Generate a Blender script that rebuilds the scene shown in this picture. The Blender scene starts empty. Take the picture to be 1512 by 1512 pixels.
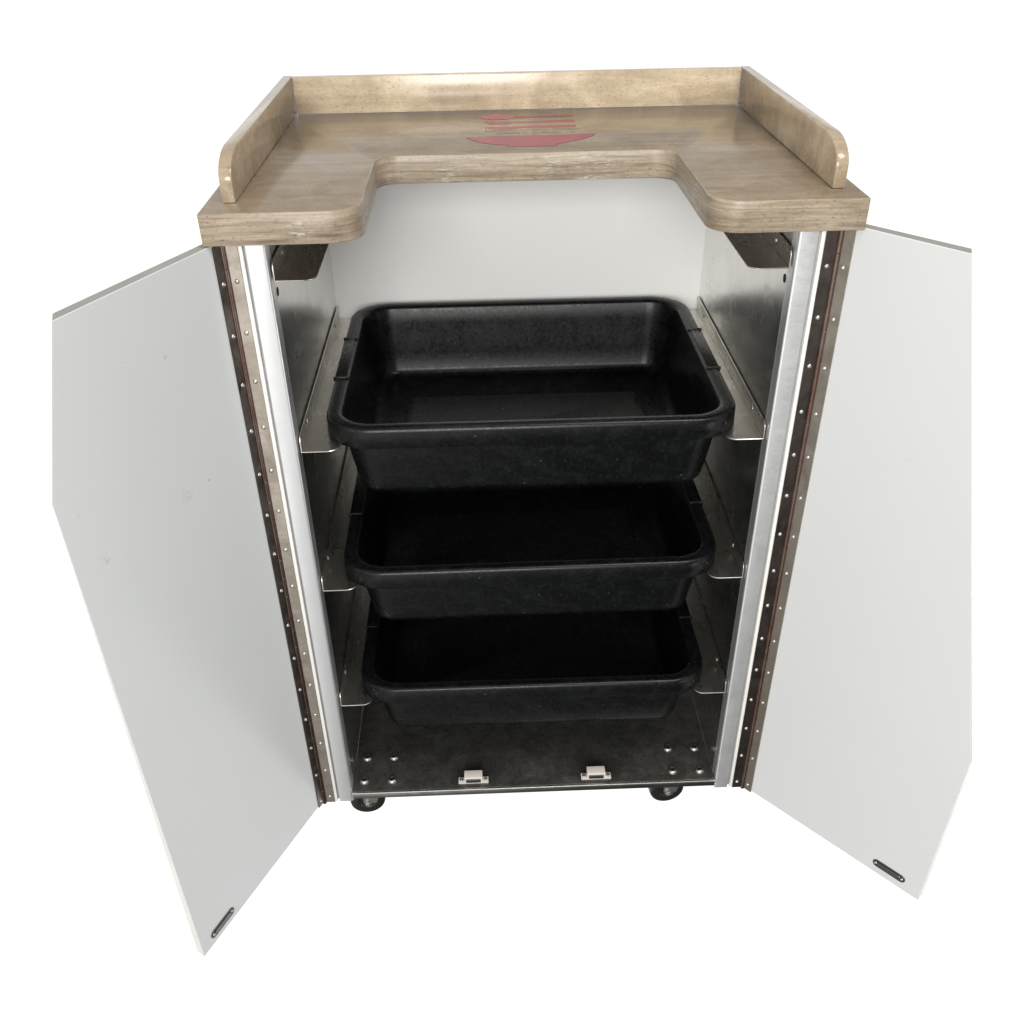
import bpy, bmesh, math, random
from mathutils import Vector, Matrix
random.seed(7)
SC = bpy.context.scene
COL = SC.collection

# ------------------------------------------------------------------ camera
cam_data = bpy.data.cameras.new('camera')
cam = bpy.data.objects.new('camera', cam_data)
COL.objects.link(cam)
F = Vector((0.02078964, 0.80340450, -0.59507059))
R = Vector((0.99925352, -0.03608150, -0.01380327))
U = Vector((0.03256065, 0.59433941, 0.80355489))
m = Matrix((R, U, -F)).transposed().to_4x4()
m.translation = Vector((-0.05204379, -0.97743451, 1.07577341))
cam.matrix_world = m
cam_data.sensor_width = 36
cam_data.lens = 1465.2146 / 1512 * 36
cam_data.shift_x = -0.5 / 1512
cam_data.shift_y = 127.12 / 1512
cam_data.clip_start = 0.02
cam_data.clip_end = 100
SC.camera = cam

# ------------------------------------------------------------------ world: a white studio sweep ahead, a dimmer room behind and above
W = bpy.data.worlds.new('World')
SC.world = W
W.use_nodes = True
wn = W.node_tree.nodes; wl = W.node_tree.links
wn.clear()
def wnode(t, **k):
    n = wn.new(t)
    for a, b in k.items(): setattr(n, a, b)
    return n
def wmath(op, a, b=None, clamp=False):
    n = wnode('ShaderNodeMath', operation=op); n.use_clamp = clamp
    for i, v in enumerate((a, b)):
        if v is None: continue
        if isinstance(v, (int, float)): n.inputs[i].default_value = v
        else: wl.new(v, n.inputs[i])
    return n.outputs[0]
tc = wnode('ShaderNodeTexCoord')
sep = wnode('ShaderNodeSeparateXYZ'); wl.new(tc.outputs['Generated'], sep.inputs[0])
X, Y, Z = sep.outputs
def smooth(v, a, b):
    n = wnode('ShaderNodeMapRange', interpolation_type='SMOOTHSTEP')
    wl.new(v, n.inputs['Value']); n.inputs['From Min'].default_value = a; n.inputs['From Max'].default_value = b
    return n.outputs['Result']
ahead = wmath('MULTIPLY', smooth(Y, -0.05, 0.22), smooth(Z, 0.26, 0.16))
side = smooth(X, 0.55, -0.55)                       # 1 = left of the cart
back = wnode('ShaderNodeMixRGB'); wl.new(side, back.inputs[0])
back.inputs[1].default_value = (0.22, 0.215, 0.21, 1)
back.inputs[2].default_value = (1.0, 0.98, 0.94, 1)
low = wnode('ShaderNodeMixRGB', blend_type='MULTIPLY'); low.inputs[0].default_value = 1.0      # the floor behind is darker
fac = wmath('ADD', wmath('MULTIPLY', smooth(Z, -0.75, -0.10), 0.78), 0.22)
wl.new(back.outputs[0], low.inputs[1]); wl.new(fac, low.inputs[2])
up = smooth(Z, 0.15, 0.75)
room = wnode('ShaderNodeMixRGB'); wl.new(up, room.inputs[0]); wl.new(low.outputs[0], room.inputs[1])
room.inputs[2].default_value = (0.50, 0.49, 0.48, 1)
mixw = wnode('ShaderNodeMixRGB'); wl.new(ahead, mixw.inputs[0]); wl.new(room.outputs[0], mixw.inputs[1])
mixw.inputs[2].default_value = (1.0, 1.0, 0.995, 1)
# a bright spot added to the world behind the camera, to whiten the left post
def blob(x0, wx, z0, wz, amp, ya=0.0, yb=0.3):
    a = wmath('DIVIDE', wmath('SUBTRACT', X, x0), wx); b = wmath('DIVIDE', wmath('SUBTRACT', Z, z0), wz)
    q = wmath('ADD', wmath('MULTIPLY', a, a), wmath('MULTIPLY', b, b))
    return wmath('MULTIPLY', wmath('MULTIPLY', wmath('EXPONENT', wmath('MULTIPLY', q, -1.0)), amp), smooth(Y, ya, yb))
blobs = blob(-0.28, 0.15, -0.40, 0.32, 1.2, 0.0, -0.3)
addw = wnode('ShaderNodeMixRGB', blend_type='ADD'); addw.inputs[0].default_value = 1.0
wl.new(mixw.outputs[0], addw.inputs[1]); wl.new(blobs, addw.inputs[2])
bg = wnode('ShaderNodeBackground'); wl.new(addw.outputs[0], bg.inputs[0]); bg.inputs[1].default_value = 1.0
wo = wnode('ShaderNodeOutputWorld'); wl.new(bg.outputs[0], wo.inputs[0])

# ------------------------------------------------------------------ lamps
def area(name, loc, target, size, power, color=(1, 1, 1), size_y=None):
    d = bpy.data.lights.new(name, 'AREA')
    d.shape = 'RECTANGLE'; d.size = size; d.size_y = size_y or size
    d.energy = power; d.color = color
    o = bpy.data.objects.new(name, d); COL.objects.link(o)
    o.location = loc
    o.rotation_euler = (Vector(target) - Vector(loc)).to_track_quat('-Z', 'Y').to_euler()
    return o
area('window_light', (-0.30, -2.6, 1.42), (0, 0.2, 0.6), 1.2, 50, (1.0, 0.99, 0.965), 1.0)
area('overhead_light', (0.75, -0.85, 2.9), (0, 0.3, 0.7), 0.9, 30, (1.0, 0.98, 0.95))
area('low_side_fill', (1.25, -0.85, 0.05), (-0.35, -0.1, 0.1), 0.6, 3.2, (0.97, 0.985, 1.0))  # added fill out of view, brightens the lower part of the left door

SC.view_settings.view_transform = 'Standard'
SC.view_settings.look = 'None'
SC.view_settings.exposure = 0.18
SC.view_settings.gamma = 1.0
SC.render.engine = 'CYCLES'

# ------------------------------------------------------------------ materials
def mat(name):
    m = bpy.data.materials.new(name); m.use_nodes = True
    nt = m.node_tree
    return m, nt.nodes, nt.links, nt.nodes['Principled BSDF']
class N:
    """small node-building helper"""
    def __init__(s, nodes, links): s.n, s.l = nodes, links
    def coord(s, scale=(1, 1, 1), rot=(0, 0, 0), loc=(0, 0, 0)):
        t = s.n.new('ShaderNodeTexCoord'); mp = s.n.new('ShaderNodeMapping')
        s.l.new(t.outputs['Object'], mp.inputs[0])
        mp.inputs['Scale'].default_value = scale; mp.inputs['Rotation'].default_value = rot; mp.inputs['Location'].default_value = loc
        return mp.outputs[0]
    def noise(s, vec, scale, detail=4, rough=0.55, dist=0.0):
        t = s.n.new('ShaderNodeTexNoise'); s.l.new(vec, t.inputs['Vector'])
        t.inputs['Scale'].default_value = scale; t.inputs['Detail'].default_value = detail
        t.inputs['Roughness'].default_value = rough; t.inputs['Distortion'].default_value = dist
        return t.outputs['Fac']
    def vor(s, vec, scale, rnd=1.0):
        t = s.n.new('ShaderNodeTexVoronoi'); s.l.new(vec, t.inputs['Vector'])
        t.inputs['Scale'].default_value = scale; t.inputs['Randomness'].default_value = rnd
        return t.outputs
    def ramp(s, fac, stops):
        t = s.n.new('ShaderNodeValToRGB'); s.l.new(fac, t.inputs[0])
        cr = t.color_ramp
        while len(cr.elements) < len(stops): cr.elements.new(0.5)
        for e, (p, c) in zip(cr.elements, stops):
            e.position = p; e.color = (*c, 1) if not isinstance(c, (int, float)) else (c, c, c, 1)
        return t.outputs[0]
    def mr(s, v, a, b, c=0.0, d=1.0):
        t = s.n.new('ShaderNodeMapRange'); s.l.new(v, t.inputs[0])
        for i, k in enumerate((a, b, c, d)): t.inputs[i + 1].default_value = k
        return t.outputs[0]
    def mix(s, f, a, b, mode='MIX'):
        t = s.n.new('ShaderNodeMixRGB'); t.blend_type = mode
        for i, v in enumerate((f, a, b)):
            if isinstance(v, (int, float)): t.inputs[i].default_value = v if i == 0 else (v, v, v, 1)
            elif isinstance(v, tuple): t.inputs[i].default_value = (*v, 1)
            else: s.l.new(v, t.inputs[i])
        return t.outputs[0]
    def math(s, op, a, b=0.0):
        t = s.n.new('ShaderNodeMath'); t.operation = op
        for i, v in enumerate((a, b)):
            if isinstance(v, (int, float)): t.inputs[i].default_value = v
            else: s.l.new(v, t.inputs[i])
        return t.outputs[0]
    def bump(s, h, strength, dist, to):
        t = s.n.new('ShaderNodeBump'); s.l.new(h, t.inputs['Height'])
        t.inputs['Strength'].default_value = strength; t.inputs['Distance'].default_value = dist
        s.l.new(t.outputs[0], to.inputs['Normal'])

def laminate(name, edge=False, tint=1.0, worn=()):
    m, n, l, p = mat(name); k = N(n, l)
    v = k.coord((1, 1, 1) if not edge else (1, 1, 3.2))
    streak = k.noise(k.coord((5.0, 55, 60) if not edge else (9, 9, 190)), 1.0, 7, 0.68, 0.5 if not edge else 0.9)
    cloud = k.noise(v, 17, 7, 0.72, 0.5)
    grain = k.noise(k.coord((260, 420, 420)), 1.0, 3, 0.8)
    if edge: st = ((0.35, (0.135, 0.103, 0.070)), (0.45, (0.25, 0.198, 0.140)), (0.55, (0.345, 0.282, 0.207)), (0.67, (0.43, 0.362, 0.275)))
    else: st = ((0.36, (0.170, 0.128, 0.085)), (0.50, (0.245, 0.190, 0.130)), (0.64, (0.325, 0.260, 0.182)))
    c = k.ramp(k.mix(0.28 if edge else 0.58, streak, cloud), st)
    c = k.mix(k.mr(grain, 0.52, 0.70, 0, 0.55), c, (0.14, 0.105, 0.07))
    # little dark pores
    po = k.vor(k.coord((90, 200, 200)), 1.0)
    c = k.mix(k.mr(po[0], 0.16, 0.07, 0, 0.7), c, (0.10, 0.075, 0.05))
    # pale scratches and chips
    sc = k.noise(k.coord((22, 22, 60), (0.2, 0.5, 0.5)), 1.0, 6, 0.7, 1.6)
    c = k.mix(k.mr(sc, 0.70 if edge else 0.76, 0.76 if edge else 0.80, 0, 0.75), c, (0.72, 0.66, 0.56))
    for (x, y, z, rad, s2) in worn:                    # rubbed and chipped places
        q = n.new('ShaderNodeVectorMath'); q.operation = 'DISTANCE'
        t = n.new('ShaderNodeTexCoord'); l.new(t.outputs['Object'], q.inputs[0]); q.inputs[1].default_value = (x, y, z)
        f = k.math('MULTIPLY', k.mr(q.outputs['Value'], rad, rad * 0.35, 0, s2), k.mr(k.noise(k.coord((50, 50, 420), (0.1, 0.5, 0.3)), 1, 5, 0.75, 1.0), 0.54, 0.60, 0, 1))
        c = k.mix(k.math('MULTIPLY', f, 0.7), c, (0.66, 0.62, 0.56))
    if tint != 1.0: c = k.mix(1.0, c, tint if isinstance(tint, tuple) else (tint, tint, tint), 'MULTIPLY')
    l.new(c, p.inputs['Base Color'])
    l.new(k.mr(cloud, 0.3, 0.7, 0.12 if not edge else 0.28, 0.22 if not edge else 0.48), p.inputs['Roughness'])
    k.bump(k.mix(0.5, grain, streak), 0.12, 0.0006, p)
    return m
M_TOP = laminate('laminate_top')
M_EDGE = laminate('laminate_edge', True, 1.0, [(-0.165, 0.03, 0.806, 0.04, 0.8), (0.167, 0.06, 0.806, 0.035, 0.8), (0.075, 0.192, 0.802, 0.035, 0.8), (-0.085, 0.192, 0.798, 0.022, 0.8), (0.03, 0.192, 0.806, 0.016, 0.7), (-0.22, -0.02, 0.804, 0.014, 0.8)])
M_GUARD = laminate('laminate_guard', False, 1.45)
M_GUARD_LIT = laminate('laminate_back_guard_lit', False, (2.05, 2.14, 2.22))  # tint raised to paint in the light the back guard catches

def white_panel(name, base=(0.66, 0.67, 0.665), rough=0.3, scuffs=()):
    m, n, l, p = mat(name); k = N(n, l)
    v = k.coord()
    c = k.mix(k.mr(k.noise(v, 5, 4, 0.6), 0.35, 0.7, 0, 0.35), base, tuple(x * 0.95 for x in base))
    sp = k.vor(v, 14)                                  # sparse flecks of dirt
    keep = k.math('GREATER_THAN', k.noise(v, 9, 2), 0.56)
    fleck = k.math('MULTIPLY', k.mr(sp[0], 0.020, 0.013, 0, 1), keep)
    c = k.mix(k.math('MULTIPLY', fleck, 0.6), c, (0.16, 0.14, 0.12))
    for (x, y, z, r, s) in scuffs:                     # worn marks at their own places
        q = n.new('ShaderNodeVectorMath'); q.operation = 'DISTANCE'
        t = n.new('ShaderNodeTexCoord'); l.new(t.outputs['Object'], q.inputs[0]); q.inputs[1].default_value = (x, y, z)
        f = k.math('MULTIPLY', k.mr(q.outputs['Value'], r, r * 0.4, 0, s), k.mr(k.noise(k.coord((260, 260, 330)), 1, 3, 0.7, 1.0), 0.52, 0.62, 0, 1))
        c = k.mix(f, c, (0.22, 0.22, 0.23))
    l.new(c, p.inputs['Base Color'])
    l.new(k.mr(k.noise(v, 6, 2), 0.2, 0.8, rough - 0.01, rough + 0.05), p.inputs['Roughness'])
    k.bump(k.noise(v, 420, 2), 0.04, 0.0003, p)
    return m

def steel(name, base, rough, brush=(60, 60, 4), spot=0.25, bump=0.15, spotc=(0.08, 0.07, 0.06), metal=1.0, bscale=0.0004):
    m, n, l, p = mat(name); k = N(n, l)
    v = k.coord()
    br = k.noise(k.coord(brush), 8, 5, 0.65)
    cl = k.noise(v, 24, 5, 0.65, 0.8)
    c = k.mix(k.mr(cl, 0.4, 0.72, 0, spot), base, spotc)
    c = k.mix(k.mr(br, 0.3, 0.7, 0, 0.22), c, tuple(x * 0.72 for x in base))
    l.new(c, p.inputs['Base Color'])
    p.inputs['Metallic'].default_value = metal
    l.new(k.mr(k.mix(0.5, br, cl), 0.35, 0.65, rough * 0.8, rough * 1.3), p.inputs['Roughness'])
    k.bump(k.mix(0.5, br, cl), bump, bscale, p)
    return m
M_WALL = steel('stainless_liner', (0.84, 0.83, 0.80), 0.23, (1.2, 1.5, 1.2), 0.10, 0.0, (0.55, 0.54, 0.51), 1.0, bscale=0.0001)
M_RAIL = steel('stainless_rail', (0.68, 0.66, 0.61), 0.28, (30, 3, 30), 0.12, 0.02, bscale=0.0002)
def floor_mat():
    m, n, l, p = mat('grimy_steel_floor'); k = N(n, l); v = k.coord()
    cl = k.noise(v, 38, 7, 0.78, 0.3); grit = k.noise(v, 150, 5, 0.8); fine = k.noise(v, 420, 3, 0.8)
    c = k.ramp(cl, ((0.30, (0.13, 0.126, 0.115)), (0.50, (0.18, 0.176, 0.163)), (0.70, (0.25, 0.245, 0.23))))
    c = k.mix(k.mr(grit, 0.54, 0.66, 0, 0.75), c, (0.05, 0.045, 0.038))
    c = k.mix(k.mr(fine, 0.60, 0.70, 0, 0.8), c, (0.62, 0.60, 0.54))
    scr = k.noise(k.coord((14, 420, 1), (0, 0, 0.35)), 1, 4, 0.6, 0.4)
    c = k.mix(k.mr(scr, 0.66, 0.70, 0, 0.5), c, (0.5, 0.49, 0.46))
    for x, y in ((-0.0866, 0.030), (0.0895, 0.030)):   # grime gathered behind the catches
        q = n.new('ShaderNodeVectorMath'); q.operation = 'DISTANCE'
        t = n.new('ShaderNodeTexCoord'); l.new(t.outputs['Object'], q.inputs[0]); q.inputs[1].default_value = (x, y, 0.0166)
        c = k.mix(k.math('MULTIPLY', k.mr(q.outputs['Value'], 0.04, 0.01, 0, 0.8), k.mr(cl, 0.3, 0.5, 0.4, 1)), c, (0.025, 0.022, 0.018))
    l.new(c, p.inputs['Base Color']); p.inputs['Metallic'].default_value = 0.85
    l.new(k.mr(k.mix(0.5, grit, cl), 0.35, 0.65, 0.20, 0.50), p.inputs['Roughness'])
    k.bump(k.mix(0.5, grit, cl), 0.35, 0.0008, p)
    return m
M_FLOOR = floor_mat()
M_POST = steel('galvanised_steel', (0.84, 0.85, 0.86), 0.34, (14, 14, 60), 0.22, 0.12, (0.55, 0.56, 0.57), 0.85)
M_LIP = steel('steel_lip', (0.26, 0.26, 0.25), 0.3, (4, 30, 30), 0.7)
M_BOLT = steel('bolt_steel', (0.50, 0.48, 0.45), 0.36, (9, 9, 9), 0.3)
M_RIVET = steel('rivet_steel', (0.60, 0.585, 0.56), 0.42, (9, 9, 9), 0.15)
M_LEAF = steel('hinge_leaf_steel', (0.43, 0.385, 0.33), 0.30, (8, 8, 30), 0.55, 0.3, (0.14, 0.095, 0.065))
M_LEAF_GRIME_REFL = steel('grime_and_reflection_leaf_steel', (0.17, 0.145, 0.13), 0.32, (8, 8, 8), 0.9, 0.5, (0.03, 0.025, 0.022))  # right body leaf: grime; left door leaf: dark reflection put into the colour
M_BARREL = steel('rusty_hinge_barrel', (0.22, 0.165, 0.14), 0.33, (9, 9, 8), 1.0, 0.5, (0.16, 0.055, 0.04))
M_STRIKE = steel('dark_strike_steel', (0.12, 0.12, 0.115), 0.35, (9, 9, 9), 0.4)
M_DOOR_L = white_panel('white_door_laminate', (0.605, 0.622, 0.622), 0.20,
    [(-0.0523, -0.1116, 0.5736, 0.012, 0.45), (-0.1022, -0.2175, 0.5724, 0.009, 0.4), (-0.0458, -0.0975, 0.7139, 0.004, 0.9), (-0.108, -0.230, 0.625, 0.004, 0.4)])
M_DOOR_R = white_panel('white_door_laminate_clean', (0.595, 0.608, 0.608), 0.20, [(0.0785, -0.0902, 0.5793, 0.006, 0.3)])
M_BACK = white_panel('white_back_laminate', (0.91, 0.91, 0.895), 0.32)
def plain(name, base, rough, metal=0.0, bump=0.0, scale=300, var=0.12):
    m, n, l, p = mat(name); k = N(n, l)
    v = k.coord()
    c = k.mix(k.mr(k.noise(v, 30, 5, 0.6), 0.3, 0.7, 0, 1), base, tuple(x * (1 - var) for x in base))
    l.new(c, p.inputs['Base Color']); p.inputs['Roughness'].default_value = rough; p.inputs['Metallic'].default_value = metal
    if bump: k.bump(k.noise(v, scale, 3), bump, 0.0005, p)
    return m
M_STRIP = plain('white_edge_strip', (0.82, 0.81, 0.77), 0.35)
M_DEDGE = plain('door_edge_band', (0.29, 0.285, 0.265), 0.45)
M_GROOVE = plain('shadow_gap_steel', (0.42, 0.42, 0.42), 0.45, 0.6)
M_CATCH = plain('catch_plastic', (0.62, 0.58, 0.53), 0.4, 0, 0.1)
M_RUBBER = plain('black_rubber', (0.010, 0.010, 0.010), 0.38, 0, 0.2)
M_EMB = plain('burgundy_print', (0.33, 0.048, 0.080), 0.30, 0, 0, 300, 0.3)
M_EMBO = plain('dark_burgundy_print', (0.14, 0.03, 0.04), 0.4)
M_INK = plain('dark_ink', (0.125, 0.09, 0.07), 0.5)
M_HOLE_SHADE = plain('hole_shade_black', (0.006, 0.006, 0.006), 0.8)

def tub_plastic():
    m, n, l, p = mat('black_tub_plastic'); k = N(n, l)
    v = k.coord()
    cloud = k.noise(v, 34, 7, 0.80, 0.9)
    fine = k.noise(v, 230, 4, 0.8)
    scr = k.noise(k.coord((9, 9, 260), (0.5, 0.35, 0.2)), 1.0, 4, 0.7, 1.4)
    c = k.mix(k.mr(cloud, 0.48, 0.64, 0, 0.8), (0.0024, 0.0028, 0.0032), (0.0078, 0.0086, 0.0092))
    c = k.mix(k.mr(fine, 0.57, 0.68, 0, 0.6), c, (0.022, 0.024, 0.025))
    vo = k.vor(v, 75)
    keep = k.math('GREATER_THAN', k.noise(v, 40, 2), 0.56)
    c = k.mix(k.math('MULTIPLY', k.mr(vo[0], 0.085, 0.05, 0, 1), keep), c, (0.09, 0.09, 0.085))
    c = k.mix(k.mr(scr, 0.70, 0.76, 0, 0.35), c, (0.07, 0.072, 0.072))
    l.new(c, p.inputs['Base Color'])
    l.new(k.mr(k.mix(0.6, cloud, fine), 0.35, 0.65, 0.20, 0.42), p.inputs['Roughness'])
    p.inputs['Specular IOR Level'].default_value = 0.26
    k.bump(fine, 0.16, 0.0004, p)
    return m
M_TUB = tub_plastic()

# ------------------------------------------------------------------ mesh helpers
def obj(name, bm, material, parent=None, smooth=False, angle=35):
    bmesh.ops.recalc_face_normals(bm, faces=bm.faces[:])
    me = bpy.data.meshes.new(name); bm.to_mesh(me); bm.free()
    for mm in (material if isinstance(material, (list, tuple)) else [material]): me.materials.append(mm)
    if smooth:
        me.shade_smooth()
        me.set_sharp_from_angle(angle=math.radians(angle))
    o = bpy.data.objects.new(name, me); COL.objects.link(o)
    if parent: o.parent = parent
    return o
def box_bm(x0, x1, y0, y1, z0, z1, bev=0.0, seg=2, bm=None):
    t = bmesh.new()
    bmesh.ops.create_cube(t, size=1)
    for v in t.verts:
        v.co = Vector(((x0 + x1) / 2 + v.co.x * (x1 - x0), (y0 + y1) / 2 + v.co.y * (y1 - y0), (z0 + z1) / 2 + v.co.z * (z1 - z0)))
    if bev: bmesh.ops.bevel(t, geom=t.edges[:], offset=bev, segments=seg, affect='EDGES', profile=0.5)
    if bm is None: return t
    me = bpy.data.meshes.new('tmp'); t.to_mesh(me); t.free(); bm.from_mesh(me); bpy.data.meshes.remove(me)
    return bm
def box(name, x0, x1, y0, y1, z0, z1, m, parent, bev=0.0008, seg=2):
    return obj(name, box_bm(min(x0, x1), max(x0, x1), min(y0, y1), max(y0, y1), z0, z1, bev, seg), m, parent, True)
def merge(bm, t):
    me = bpy.data.meshes.new('tmp'); t.to_mesh(me); t.free(); bm.from_mesh(me); bpy.data.meshes.remove(me)
def prism_bm(pts, depth_vec, mp=lambda p: p, side_mat=None):
    """outline pts (3-D), extruded along depth_vec"""
    bm = bmesh.new()
    a = [bm.verts.new(Vector(p)) for p in pts]
    b = [bm.verts.new(Vector(p) + Vector(depth_vec)) for p in pts]
    bm.faces.new(a); bm.faces.new(b[::-1])
    n = len(pts)
    for i in range(n):
        f = bm.faces.new((a[i], b[i], b[(i + 1) % n], a[(i + 1) % n]))
        if side_mat is not None: f.material_index = side_mat
    return bm
def bevel_rim(bm, off, seg=2, ang=25):
    """bevel the edges between caps and sides"""
    bm.normal_update()
    es = [e for e in bm.edges if len(e.link_faces) == 2 and e.calc_face_angle(0) > math.radians(ang)]
    bmesh.ops.bevel(bm, geom=es, offset=off, segments=seg, affect='EDGES', profile=0.5)
def lathe_bm(prof, seg=24, mat4=None):
    bm = bmesh.new(); rings = []
    for r, z in prof:
        if r < 1e-6: rings.append([bm.verts.new((0, 0, z))])
        else: rings.append([bm.verts.new((r * math.cos(2 * math.pi * i / seg), r * math.sin(2 * math.pi * i / seg), z)) for i in range(seg)])
    for a, b in zip(rings, rings[1:]):
        for i in range(seg):
            j = (i + 1) % seg
            if len(a) == 1: bm.faces.new((a[0], b[i], b[j]))
            elif len(b) == 1: bm.faces.new((a[i], a[j], b[0]))
            else: bm.faces.new((a[i], a[j], b[j], b[i]))
    if mat4 is not None: bm.transform(mat4)
    return bm
def arc(cx, cy, r, a0, a1, n=10):
    return [(cx + r * math.cos(math.radians(a0 + (a1 - a0) * i / n)), cy + r * math.sin(math.radians(a0 + (a1 - a0) * i / n))) for i in range(n + 1)]
def thing(name, label, cat, loc=(0, 0, 0), group=None):
    o = bpy.data.objects.new(name, None); COL.objects.link(o); o.location = loc; o.empty_display_size = 0.1
    o['label'] = label; o['category'] = cat
    if group: o['group'] = group
    return o
def place_copy(src, loc, rot=None):
    c = src.copy(); COL.objects.link(c); c.parent = src.parent; c.location = loc
    if rot is not None: c.rotation_euler = rot
    return c

# ------------------------------------------------------------------ the cabinet
cab = thing('bussing_cabinet', 'white and steel cabinet on casters with both doors open under a brown laminate countertop', 'cabinet')
H, T = 0.8193, 0.0297
ZF = 0.0166
XW = 0.2590          # inner wall
DB = 0.4122          # back panel
FRONT = -0.0207

# countertop with the bowl-shaped bay cut from its front
pts = [(-0.313, FRONT)]
pts += arc(-0.195, FRONT + 0.032, 0.032, -90, 0, 12)
pts += arc(-0.1390, 0.192 - 0.024, 0.024, 180, 90, 10)
pts += arc(0.1420, 0.192 - 0.024, 0.024, 90, 0, 10)
pts += arc(0.1985, FRONT + 0.032, 0.032, 180, 270, 12)
pts += [(0.3155, FRONT), (0.3155, 0.447), (-0.313, 0.447)]
pts = [p if i else p for i, p in enumerate(pts)]
# leave the straight bay sides true
bm = prism_bm([(x, y, H - T) for x, y in pts], (0, 0, T))
for f in bm.faces: f.material_index = 0 if abs(f.normal.z) > 0.5 else 1
bm.normal_update()
for f in bm.faces: f.material_index = 0 if abs(f.normal.z) > 0.5 else 1
es = [e for e in bm.edges if len(e.link_faces) == 2 and e.calc_face_angle(0) > math.radians(40)]
bmesh.ops.bevel(bm, geom=es, offset=0.0012, segments=2, affect='EDGES', profile=0.5, material=1)
counter = obj('countertop', bm, [M_TOP, M_EDGE], cab, True, 30)

# guards standing on the countertop
GH = 0.0436
def side_guard(x0, x1, back=0.4404):
    yz = [(0.0139, H + 0.0002), (0.0139, H + 0.020)] + \
         [(0.0139 + 0.05 * (1 - math.cos(t)), H + 0.020 + (GH - 0.020) * math.sin(t)) for t in [math.radians(a) for a in range(9, 90, 9)]] + \
         [(0.0639, H + GH), (back, H + GH), (back, H + 0.0002)]
    bm = prism_bm([(x0, y, z) for y, z in yz], (x1 - x0, 0, 0))
    bevel_rim(bm, 0.0014, 2, 40)
    return obj('side_guard', bm, M_GUARD, cab, True, 30)
side_guard(-0.2955, -0.2831)
side_guard(0.2887, 0.3011)
box('back_guard', -0.2829, 0.2885, 0.4280, 0.4402, H + 0.0002, H + GH - 0.0004, M_GUARD_LIT, cab, 0.0014)

# emblem printed on the countertop: three utensils over a bowl
EZ = H + 0.00006
def flat(bmt, poly, z=EZ, t=0.00006):
    merge(bmt, prism_bm([(x, y, z) for x, y in poly], (0, 0, t)))
em = bpy.data.objects.new('emblem', None); COL.objects.link(em); em.parent = cab
bowl = [(-0.0629, 0.2719), (-0.0187, 0.2747), (0.0358, 0.2752), (0.0861, 0.2793), (0.0812, 0.2643), (0.0677, 0.2505), (0.0534, 0.2401), (0.0387, 0.2305),
        (0.0368, 0.2225), (-0.0157, 0.2221), (-0.0181, 0.2304), (-0.0331, 0.2354), (-0.0476, 0.2460), (-0.0569, 0.2580)]
cxb, cyb = 0.0115, 0.253
bm = bmesh.new(); flat(bm, [(cxb + (x - cxb) * 1.02, cyb + (y - cyb) * 1.06) for x, y in bowl], EZ); obj('bowl_outline', bm, M_EMBO, em)
bm = bmesh.new(); flat(bm, bowl, EZ + 0.00010); obj('bowl_print', bm, M_EMB, em)
def ell(cx, cy, a, b, n=20): return [(cx + a * math.cos(2 * math.pi * i / n), cy + b * math.sin(2 * math.pi * i / n)) for i in range(n)]
bm = bmesh.new()
flat(bm, ell(-0.0252, 0.3873, 0.0226, 0.0165)); merge(bm, prism_bm([(x, y, EZ + 0.00010) for x, y in [(-0.006, 0.3830), (0.069, 0.3835), (0.0712, 0.3890), (0.069, 0.3950), (-0.006, 0.3900)]], (0, 0, 0.00005)))
obj('spoon_print', bm, M_EMB, em)
bm = bmesh.new()
flat(bm, [(-0.0180, 0.3423), (-0.0309, 0.3424), (-0.0400, 0.3460), (-0.0300, 0.3500), (-0.0443, 0.3541), (-0.0362, 0.3625), (-0.0204, 0.3598), (-0.0041, 0.3560),
          (0.0699, 0.3632), (0.0695, 0.3505), (-0.0043, 0.3484)])
obj('fork_print', bm, M_EMB, em)
bm = bmesh.new()
flat(bm, [(-0.0456, 0.3253), (-0.0312, 0.3297), (-0.0086, 0.3283), (0.0686, 0.3310), (0.0681, 0.3185), (0.0023, 0.3190), (-0.0175, 0.3138), (-0.0315, 0.3153)])
obj('knife_print', bm, M_EMB, em)
bm = bmesh.new()
rr = random.Random(3)
for y, xa, xb in ((0.3035, -0.0414, 0.070), (0.2880, -0.0300, 0.063)):       # worn lettering, too fine to read
    x = xa
    while x < xb:
        if rr.random() > 0.14:
            w = rr.uniform(0.0011, 0.0017); h = rr.uniform(0.006, 0.0095)
            t = rr.random()
            flat(bm, [(x, y), (x + w * 0.45, y), (x + w * 0.45, y + h), (x, y + h)])
            if t > 0.35: flat(bm, [(x + w * 0.45, y + h * 0.75), (x + w, y + h * 0.75), (x + w, y + h), (x + w * 0.45, y + h)])
            if t > 0.6: flat(bm, [(x + w * 0.45, y), (x + w, y), (x + w, y + h * 0.25), (x + w * 0.45, y + h * 0.25)])
        x += 0.0023
obj('lettering', bm, M_INK, em)

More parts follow.
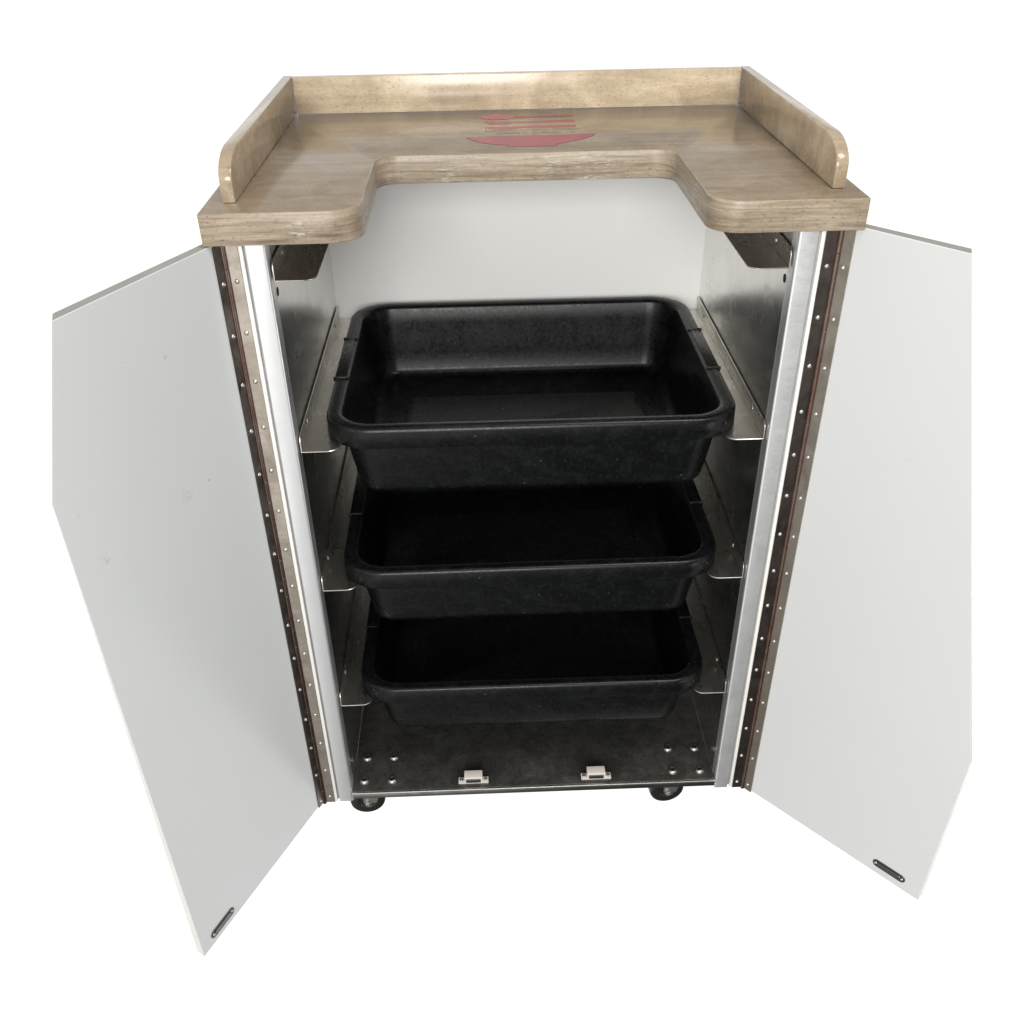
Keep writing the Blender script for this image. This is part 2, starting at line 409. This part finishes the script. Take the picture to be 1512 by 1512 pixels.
# shell
ZC = H - T - 0.0005
for s in (-1, 1):
    box('side_panel', s * 0.2814, s * 0.2972, 0.0, 0.430, 0.0, ZC, M_STRIP, cab, 0.0008)
    box('shadow_gap', s * 0.2784, s * 0.2812, 0.0045, 0.06, 0.001, ZC, M_GROOVE, cab, 0.0)
    # front post: folded galvanised channel with a rounded inner bend
    xs = [0.2592, 0.2782]
    prof = [(s * 0.2782, 0.0)] + [(s * (0.2618 - 0.0026 * math.sin(math.radians(a))), 0.0026 - 0.0026 * math.cos(math.radians(a))) for a in (0, 22, 45, 68, 90)] + [(s * 0.2592, 0.018), (s * 0.2782, 0.018)]
    obj('front_post', prism_bm([(x, y, 0.0) for x, y in prof], (0, 0, ZC)), M_POST, cab, True, 30)
    box('inner_wall', s * XW, s * 0.2608, 0.0185, DB, ZF - 0.002, ZC, M_WALL, cab, 0.0)
    # black discs stand in for the holes below each rail
box('back_panel', -0.2780, 0.2780, DB, 0.428, 0.0, ZC, M_BACK, cab, 0.0)

# floor pan with its folded front lip
bm = bmesh.new()
prof = [(0.411, ZF), (0.0035, ZF), (0.0010, ZF - 0.0004), (-0.0008, ZF - 0.0018), (-0.0012, ZF - 0.004), (-0.0012, 0.0072), (0.0004, 0.0072), (0.0004, ZF - 0.0045), (0.004, ZF - 0.002), (0.411, ZF - 0.002)]
bm = prism_bm([(-0.2588, y, z) for y, z in prof], (0.5176, 0, 0))
obj('floor_pan', bm, M_FLOOR, cab, True, 30)
box('front_lip', -0.2586, 0.2586, -0.0026, -0.0013, 0.0070, ZF - 0.0009, M_LIP, cab, 0.0004)
box('lip_highlight', -0.2586, 0.2586, -0.0032, 0.0006, ZF - 0.0010, ZF + 0.0010, M_RIVET, cab, 0.0006, 3)  # added strip of lighter steel, paints the highlight along the fold
box('base_frame', -0.2588, 0.2588, 0.012, 0.410, 0.0005, ZF - 0.0022, M_GROOVE, cab, 0.0)

# rails
LEVELS = [0.1767, 0.3664, 0.5560, 0.7467]
def rail_bm(s):
    bm = bmesh.new()
    y0, y1 = 0.008, 0.409
    # shelf outline with a rounded front corner
    out = [(s * 0.2576, y0)] + [(s * (0.2296 - 0.0136 * math.sin(math.radians(a))), y0 + 0.0136 - 0.0136 * math.cos(math.radians(a))) for a in range(0, 91, 10)] + [(s * 0.2160, y1), (s * 0.2576, y1)]
    t = prism_bm([(x, y, -0.0014) for x, y in out], (0, 0, 0.0014)); bevel_rim(t, 0.0004, 1, 40); merge(bm, t)
    fl = [(y0, 0.0002), (y1, 0.0002), (y1, 0.0190), (y0 + 0.008, 0.0190), (y0 + 0.002, 0.0165), (y0, 0.011)]
    t = prism_bm([(s * 0.2576, y, z) for y, z in fl], (-s * 0.0013, 0, 0)); bevel_rim(t, 0.0004, 1, 40); merge(bm, t)
    return bm
screw_bm = lambda r: lathe_bm([(0, r * 0.45), (r * 0.5, r * 0.40), (r * 0.85, r * 0.2), (r, 0.0), (r, -0.0004), (0, -0.0004)], 14)
for s in (-1, 1):
    r0 = obj('tray_rail', rail_bm(s), M_RAIL, cab, True, 30); r0.location = (0, 0, LEVELS[0])
    rails = [r0]
    for z in LEVELS[1:]: rails.append(place_copy(r0, (0, 0, z)))
    bm = screw_bm(0.0032); bm.transform(Matrix.Rotation(-s * math.pi / 2, 4, 'Y'))
    s0 = obj('screw', bm, M_RIVET, r0, True, 60); s0.location = (s * 0.2562, 0.066, 0.0095)
    for r in rails:
        for y in (0.066, 0.358):
            if r is r0 and y == 0.066: continue
            c = s0.copy(); COL.objects.link(c); c.parent = r; c.location = (s * 0.2562, y, 0.0095)
    bm = lathe_bm([(0, 0.0003), (0.0045, 0.0003), (0.0045, 0.0), (0, 0.0)], 18); bm.transform(Matrix.Rotation(-s * math.pi / 2, 4, 'Y'))
    h0 = obj('hole_shade_disc', bm, M_HOLE_SHADE, cab, True, 40); h0.location = (s * (XW - 0.0001), 0.0255, LEVELS[0] - 0.017)  # black disc, the dark of a hole put in as colour
    for z in LEVELS[1:]: place_copy(h0, (s * (XW - 0.0001), 0.0255, z - 0.017))

# carriage bolts through the floor above each front caster
bolt_prof = [(0, 0.0006), (0.0027, 0.0006), (0.0029, 0.0036), (0.0040, 0.0040), (0.0056, 0.0032), (0.0066, 0.0015), (0.0070, 0.0), (0, 0.0)]
b0 = None
for x, y in [(-0.2430, 0.0675), (-0.2035, 0.0672), (-0.2436, 0.0219), (-0.2037, 0.0213), (0.2016, 0.0651), (0.2409, 0.0646), (0.2012, 0.0199), (0.2404, 0.0193)]:
    if b0 is None:
        bm = lathe_bm(bolt_prof, 24)
        for f in bm.faces:
            if max(v.co.xy.length for v in f.verts) < 0.0030: f.material_index = 1  # socket coloured black for the shade inside it
        b0 = obj('bolt', bm, [M_BOLT, M_HOLE_SHADE], cab, True, 50); b0.location = (x, y, ZF)
    else: place_copy(b0, (x, y, ZF))

# magnetic catches at the front of the floor
def catch(cx, cy, rz):
    e = bpy.data.objects.new('magnetic_catch', None); COL.objects.link(e); e.parent = cab; e.location = (cx, cy, ZF); e.rotation_euler = (0, 0, rz)
    bm = bmesh.new()
    box_bm(-0.0130, 0.0130, -0.002, 0.0125, 0.0003, 0.0120, 0.0010, 2, bm)
    obj('catch_body', bm, M_CATCH, e, True)
    bm = box_bm(-0.0215, 0.0215, -0.0030, 0.0080, 0.0, 0.0032, 0.0009, 2)
    obj('mounting_flange', bm, M_CATCH, e, True)
    bm = box_bm(-0.0105, 0.0105, -0.0034, -0.0008, 0.0026, 0.0088, 0.0003, 1)
    obj('magnet', bm, M_STRIKE, e, True)
    for s in (-1, 1):
        o = obj('screw', lathe_bm([(0, 0.0010), (0.0010, 0.0010), (0.0012, 0.0018), (0.0024, 0.0016), (0.0028, 0.0), (0, 0.0)], 14), M_BOLT, e, True, 50)
        o.location = (s * 0.0173, 0.0030, 0.0033)
catch(-0.0866, 0.0115, 0.0)
catch(0.0895, 0.0110, 0.0)

# piano hinges: body leaf, knuckled barrel, rivets
RZ = [0.7500 - 0.0527 * i for i in range(15)]
riv = lambda: lathe_bm([(0, 0.0008), (0.0008, 0.0008), (0.0010, 0.0012), (0.0016, 0.0010), (0.0023, 0.0004), (0.0025, 0.0), (0, 0.0)], 14)
for s in (-1, 1):
    hg = bpy.data.objects.new('piano_hinge', None); COL.objects.link(hg); hg.parent = cab
    box('hinge_leaf', s * 0.2852, s * 0.2988, -0.0016, -0.0002, 0.0006, ZC - 0.001, M_LEAF if s < 0 else M_LEAF_GRIME_REFL, hg, 0.0003, 1)
    bm = bmesh.new(); z = 0.0006; kz = 0.0263
    while z < ZC - 0.002:
        z1 = min(z + kz - 0.0003, ZC - 0.001)
        t = lathe_bm([(0, 0), (0.0026, 0), (0.0028, 0.0002), (0.0028, z1 - z - 0.0002), (0.0026, z1 - z), (0, z1 - z)], 16)
        t.transform(Matrix.Translation((s * 0.2998, -0.0024, z))); merge(bm, t)
        z += kz
    obj('hinge_barrel', bm, M_BARREL, hg, True, 30)
    bm = riv(); bm.transform(Matrix.Rotation(math.pi / 2, 4, 'X'))
    r0 = obj('rivet', bm, M_RIVET, hg, True, 60); r0.location = (s * 0.2912, -0.0016, RZ[0])
    for z in RZ[1:]: place_copy(r0, (s * 0.2912, -0.0016, z))

# doors
def door(s, th, face, cut, material, strike_u, rivet_u, rz):
    d = bpy.data.objects.new('door', None); COL.objects.link(d); d.parent = cab; d.location = (s * 0.3, 0, 0)
    u = Vector((s * math.cos(th), -math.sin(th), 0)); nin = Vector((-s * math.sin(th), -math.cos(th), 0))   # inner-face normal
    TH = 0.0125
    P = lambda a, z, off=0.0: u * a + Vector((0, 0, z)) + nin * off
    n = len(face)
    bm = bmesh.new()
    A = [bm.verts.new(P(a, z, 0)) for a, z in face]
    B = [bm.verts.new(P(a, z, -TH)) for a, z in cut]
    bm.faces.new(A); bm.faces.new(B[::-1])
    for i in range(n):
        f = bm.faces.new((A[i], B[i], B[(i + 1) % n], A[(i + 1) % n])); f.material_index = 2 if i == 1 else 1
    bm.normal_update()
    es = [e for e in bm.edges]
    bmesh.ops.bevel(bm, geom=es, offset=0.0006, segments=1, affect='EDGES')
    obj('door_panel', bm, [material, M_DEDGE, M_STRIP], d, True, 20)
    # hinge leaf on the inner face
    bm = bmesh.new()
    q = [P(0.0035, rz[0], 0.0002), P(0.0160, rz[0], 0.0002), P(0.0160, rz[1], 0.0002), P(0.0035, rz[1], 0.0002)]
    bm = prism_bm(q, nin * 0.0014)
    obj('hinge_leaf', bm, M_LEAF_GRIME_REFL if s < 0 else M_LEAF, d)
    rot = nin.to_track_quat('Z', 'Y').to_matrix().to_4x4()
    bm = riv(); bm.transform(rot)
    r0 = obj('rivet', bm, M_RIVET, d, True, 60); r0.location = P(rivet_u, RZ[0], 0.0016)
    for z in RZ[1:]: place_copy(r0, P(rivet_u, z, 0.0016))
    # rounded strike plate near the free bottom corner
    e = bpy.data.objects.new('strike_plate', None); COL.objects.link(e); e.parent = d
    def slot(L, r, off, t, name, m):
        o2 = arc(L / 2 - r, 0, r, -90, 90, 10) + arc(-L / 2 + r, 0, r, 90, 270, 10)
        b = prism_bm([P(strike_u + a, 0.0215 + c, off) for a, c in o2], nin * t); bevel_rim(b, 0.0003, 1, 50)
        return obj(name, b, m, e, True, 30)
    slot(0.0455, 0.0058, 0.0002, 0.0011, 'plate_rim', M_STRIKE)
    slot(0.0330, 0.0030, 0.0014, 0.0006, 'plate_face', M_LIP)
    for k in (-1, 1):
        b = riv(); b.transform(Matrix.Scale(0.9, 4)); b.transform(rot)
        o = obj('screw', b, M_BOLT, e, True, 60); o.location = P(strike_u + k * 0.0185, 0.0215, 0.0014)
    return d
# the picture shows each door with its outer top corner missing: that cut outline is modelled, the cut face raked back
TL = 0.7884
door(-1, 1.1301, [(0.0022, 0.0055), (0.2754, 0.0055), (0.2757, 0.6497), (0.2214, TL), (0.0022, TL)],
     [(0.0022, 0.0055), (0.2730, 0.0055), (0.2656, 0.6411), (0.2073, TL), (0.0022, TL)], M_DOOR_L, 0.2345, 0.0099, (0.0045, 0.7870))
TR = 0.7925
door(1, 0.8547, [(0.0022, 0.0030), (0.2735, 0.0030), (0.2762, 0.2560), (0.1313, 0.7902), (0.0022, 0.7915)],
     [(0.0022, 0.0030), (0.2735, 0.0030), (0.2741, 0.2432), (0.1247, 0.7908), (0.0022, 0.7915)], M_DOOR_R, 0.2290, 0.0090, (0.0015, 0.7870))

# casters
def caster(x, y, rz):
    e = bpy.data.objects.new('caster', None); COL.objects.link(e); e.parent = cab; e.location = (x, y, 0)
    e.rotation_euler = (0, 0, rz)
    obj('mounting_plate', box_bm(-0.026, 0.026, -0.020, 0.040, -0.0025, 0.0, 0.0006), M_GROOVE, e, True)
    ax = Matrix.Rotation(math.pi / 2, 4, 'X')
    r = 0.0260; zc = -0.0350
    bm = lathe_bm([(0, -0.008), (0.012, -0.008), (0.0135, -0.0095), (r - 0.004, -0.0100), (r - 0.001, -0.0085), (r, -0.005), (r, 0.005), (r - 0.001, 0.0085), (r - 0.004, 0.0100), (0.0135, 0.0095), (0.012, 0.008), (0, 0.008)], 40)
    bm.transform(Matrix.Translation((0, 0, zc)) @ ax)
    obj('wheel', bm, M_RUBBER, e, True, 40)
    bm = bmesh.new()
    for k in (-1, 1):
        poly = [(-0.008, -0.004), (0.022, -0.004), (0.013, zc - 0.001)] + [(0.006 * math.cos(a) , zc + 0.006 * math.sin(a)) for a in [math.radians(v) for v in (-20, -60, -100, -140, -180)]]
        t = prism_bm([(a, k * 0.0118, b) for a, b in poly], (0, k * 0.0018, 0)); bevel_rim(t, 0.0003, 1, 50); merge(bm, t)
    box_bm(-0.014, 0.018, -0.0136, 0.0136, -0.0055, -0.0030, 0.0004, 1, bm)
    obj('fork', bm, M_BOLT, e, True, 30)
    bm = lathe_bm([(0, 0.0030), (0.0018, 0.0030), (0.0022, 0.0044), (0.0042, 0.0036), (0.0046, 0.0), (0, 0.0)], 18)
    bm.transform(Matrix.Translation((0, -0.0136, zc)) @ Matrix.Rotation(math.pi / 2, 4, 'X'))
    obj('axle_bolt', bm, M_BOLT, e, True, 50)
caster(-0.2455, 0.040, 0.12)
caster(0.1985, 0.040, 0.10)
caster(-0.225, 0.372, -0.3)
caster(0.225, 0.372, 0.25)

# ------------------------------------------------------------------ black bus tubs
def rrect(x0, x1, y0, y1, r, n=9):
    r = max(r, 0.002)
    return arc(x1 - r, y0 + r, r, -90, 0, n) + arc(x1 - r, y1 - r, r, 0, 90, n) + arc(x0 + r, y1 - r, r, 90, 180, n) + arc(x0 + r, y0 + r, r, 180, 270, n)
def tub_bm():
    """local frame: z = 0 at the bottom of the rim skirt, y = 0 at the front of the rim"""
    bm = bmesh.new()
    X1, Y1, RC = 0.2335, 0.393, 0.052
    # (inset, z): from the skirt foot up over the crest and down inside, then the outer shell back up
    prof = [(0.0012, 0.0), (0.0000, 0.0012), (0.0004, 0.0190), (0.0012, 0.0222), (0.0030, 0.0240), (0.0058, 0.0248), (0.0110, 0.0246), (0.0150, 0.0238), (0.0172, 0.0222), (0.0184, 0.0195),
            (0.0210, 0.0), (0.0270, -0.0400), (0.0312, -0.0620), (0.0336, -0.0670), (0.0375, -0.0705), (0.0430, -0.0718)]
    outer = [(0.0400, -0.0750), (0.0345, -0.0738), (0.0306, -0.0705), (0.0286, -0.0640), (0.0235, -0.0380), (0.0175, 0.0000), (0.0165, 0.0150), (0.0032, 0.0165), (0.0030, 0.0)]
    def ring(i, z):
        return [bm.verts.new((x, y, z)) for x, y in rrect(-X1 + i, X1 - i, i, Y1 - i, RC - i * 0.75)]
    rings = [ring(*p) for p in prof]
    for a, b in zip(rings, rings[1:]):
        for j in range(len(a)):
            k = (j + 1) % len(a); bm.faces.new((a[j], a[k], b[k], b[j]))
    # floor with a raised rectangular panel
    last = rings[-1]
    def rr2(x, ya, yb, z, r): return [bm.verts.new((px, py, z)) for px, py in rrect(-x, x, ya, yb, r)]
    fl = [ring(0.0450, -0.0720), ring(0.0480, -0.0720), rr2(0.1620, 0.108, 0.290, -0.0720, 0.009), rr2(0.1600, 0.110, 0.288, -0.0720, 0.008), rr2(0.1575, 0.1125, 0.2855, -0.0714, 0.007), rr2(0.1572, 0.1128, 0.2852, -0.0714, 0.007), rr2(0.1540, 0.116, 0.282, -0.0714, 0.006), rr2(0.1520, 0.118, 0.280, -0.0720, 0.005)]
    seq = [last] + fl
    for a, b in zip(seq, seq[1:]):
        for j in range(len(a)):
            k = (j + 1) % len(a); bm.faces.new((a[j], a[k], b[k], b[j]))
    bm.faces.new(seq[-1])
    orr = [ring(*p) for p in outer]
    bm.faces.new(orr[0][::-1])
    for a, b in zip(orr, orr[1:]):
        for j in range(len(a)):
            k = (j + 1) % len(a); bm.faces.new((a[j], a[k], b[k], b[j]))
    a, b = orr[-1], rings[0]
    for j in range(len(a)):
        k = (j + 1) % len(a); bm.faces.new((a[j], a[k], b[k], b[j]))
    return bm
GR = 'black plastic tubs on the cabinet rails'
tub = thing('bus_tub', 'empty black plastic tub on the highest pair of loaded rails, topmost of the three', 'tub', (0.0005, 0.0085, LEVELS[2] + 0.0004), GR)
obj('basin', tub_bm(), M_TUB, tub, True, 50)
for s in (-1, 1):                                     # grip section of the rim between two moulded ridges
    bm = bmesh.new()
    for y in (0.260, 0.137):
        box_bm(*sorted((s * 0.2160, s * 0.2342)), y, y + 0.0022, 0.0205, 0.0262, 0.0006, 2, bm)
    box_bm(*sorted((s * 0.2190, s * 0.2325)), 0.1395, 0.2595, 0.0235, 0.0254, 0.0006, 2, bm)
    obj('rim_grip', bm, M_TUB, tub, True, 40)
def copy_tub(loc, label, rz=0.0):
    r = tub.copy(); COL.objects.link(r); r.location = loc; r['label'] = label; r.rotation_euler = (0, 0, rz)
    for ch in list(tub.children):
        c = ch.copy(); COL.objects.link(c); c.parent = r
copy_tub((-0.0010, 0.0065, LEVELS[1] + 0.0004), 'empty black plastic tub in the middle, between an upper and a lower tub', 0.006)
copy_tub((0.0, 0.0060, LEVELS[0] + 0.0004), 'empty black plastic tub on the lowest rails, just above the bolted steel floor', -0.004)
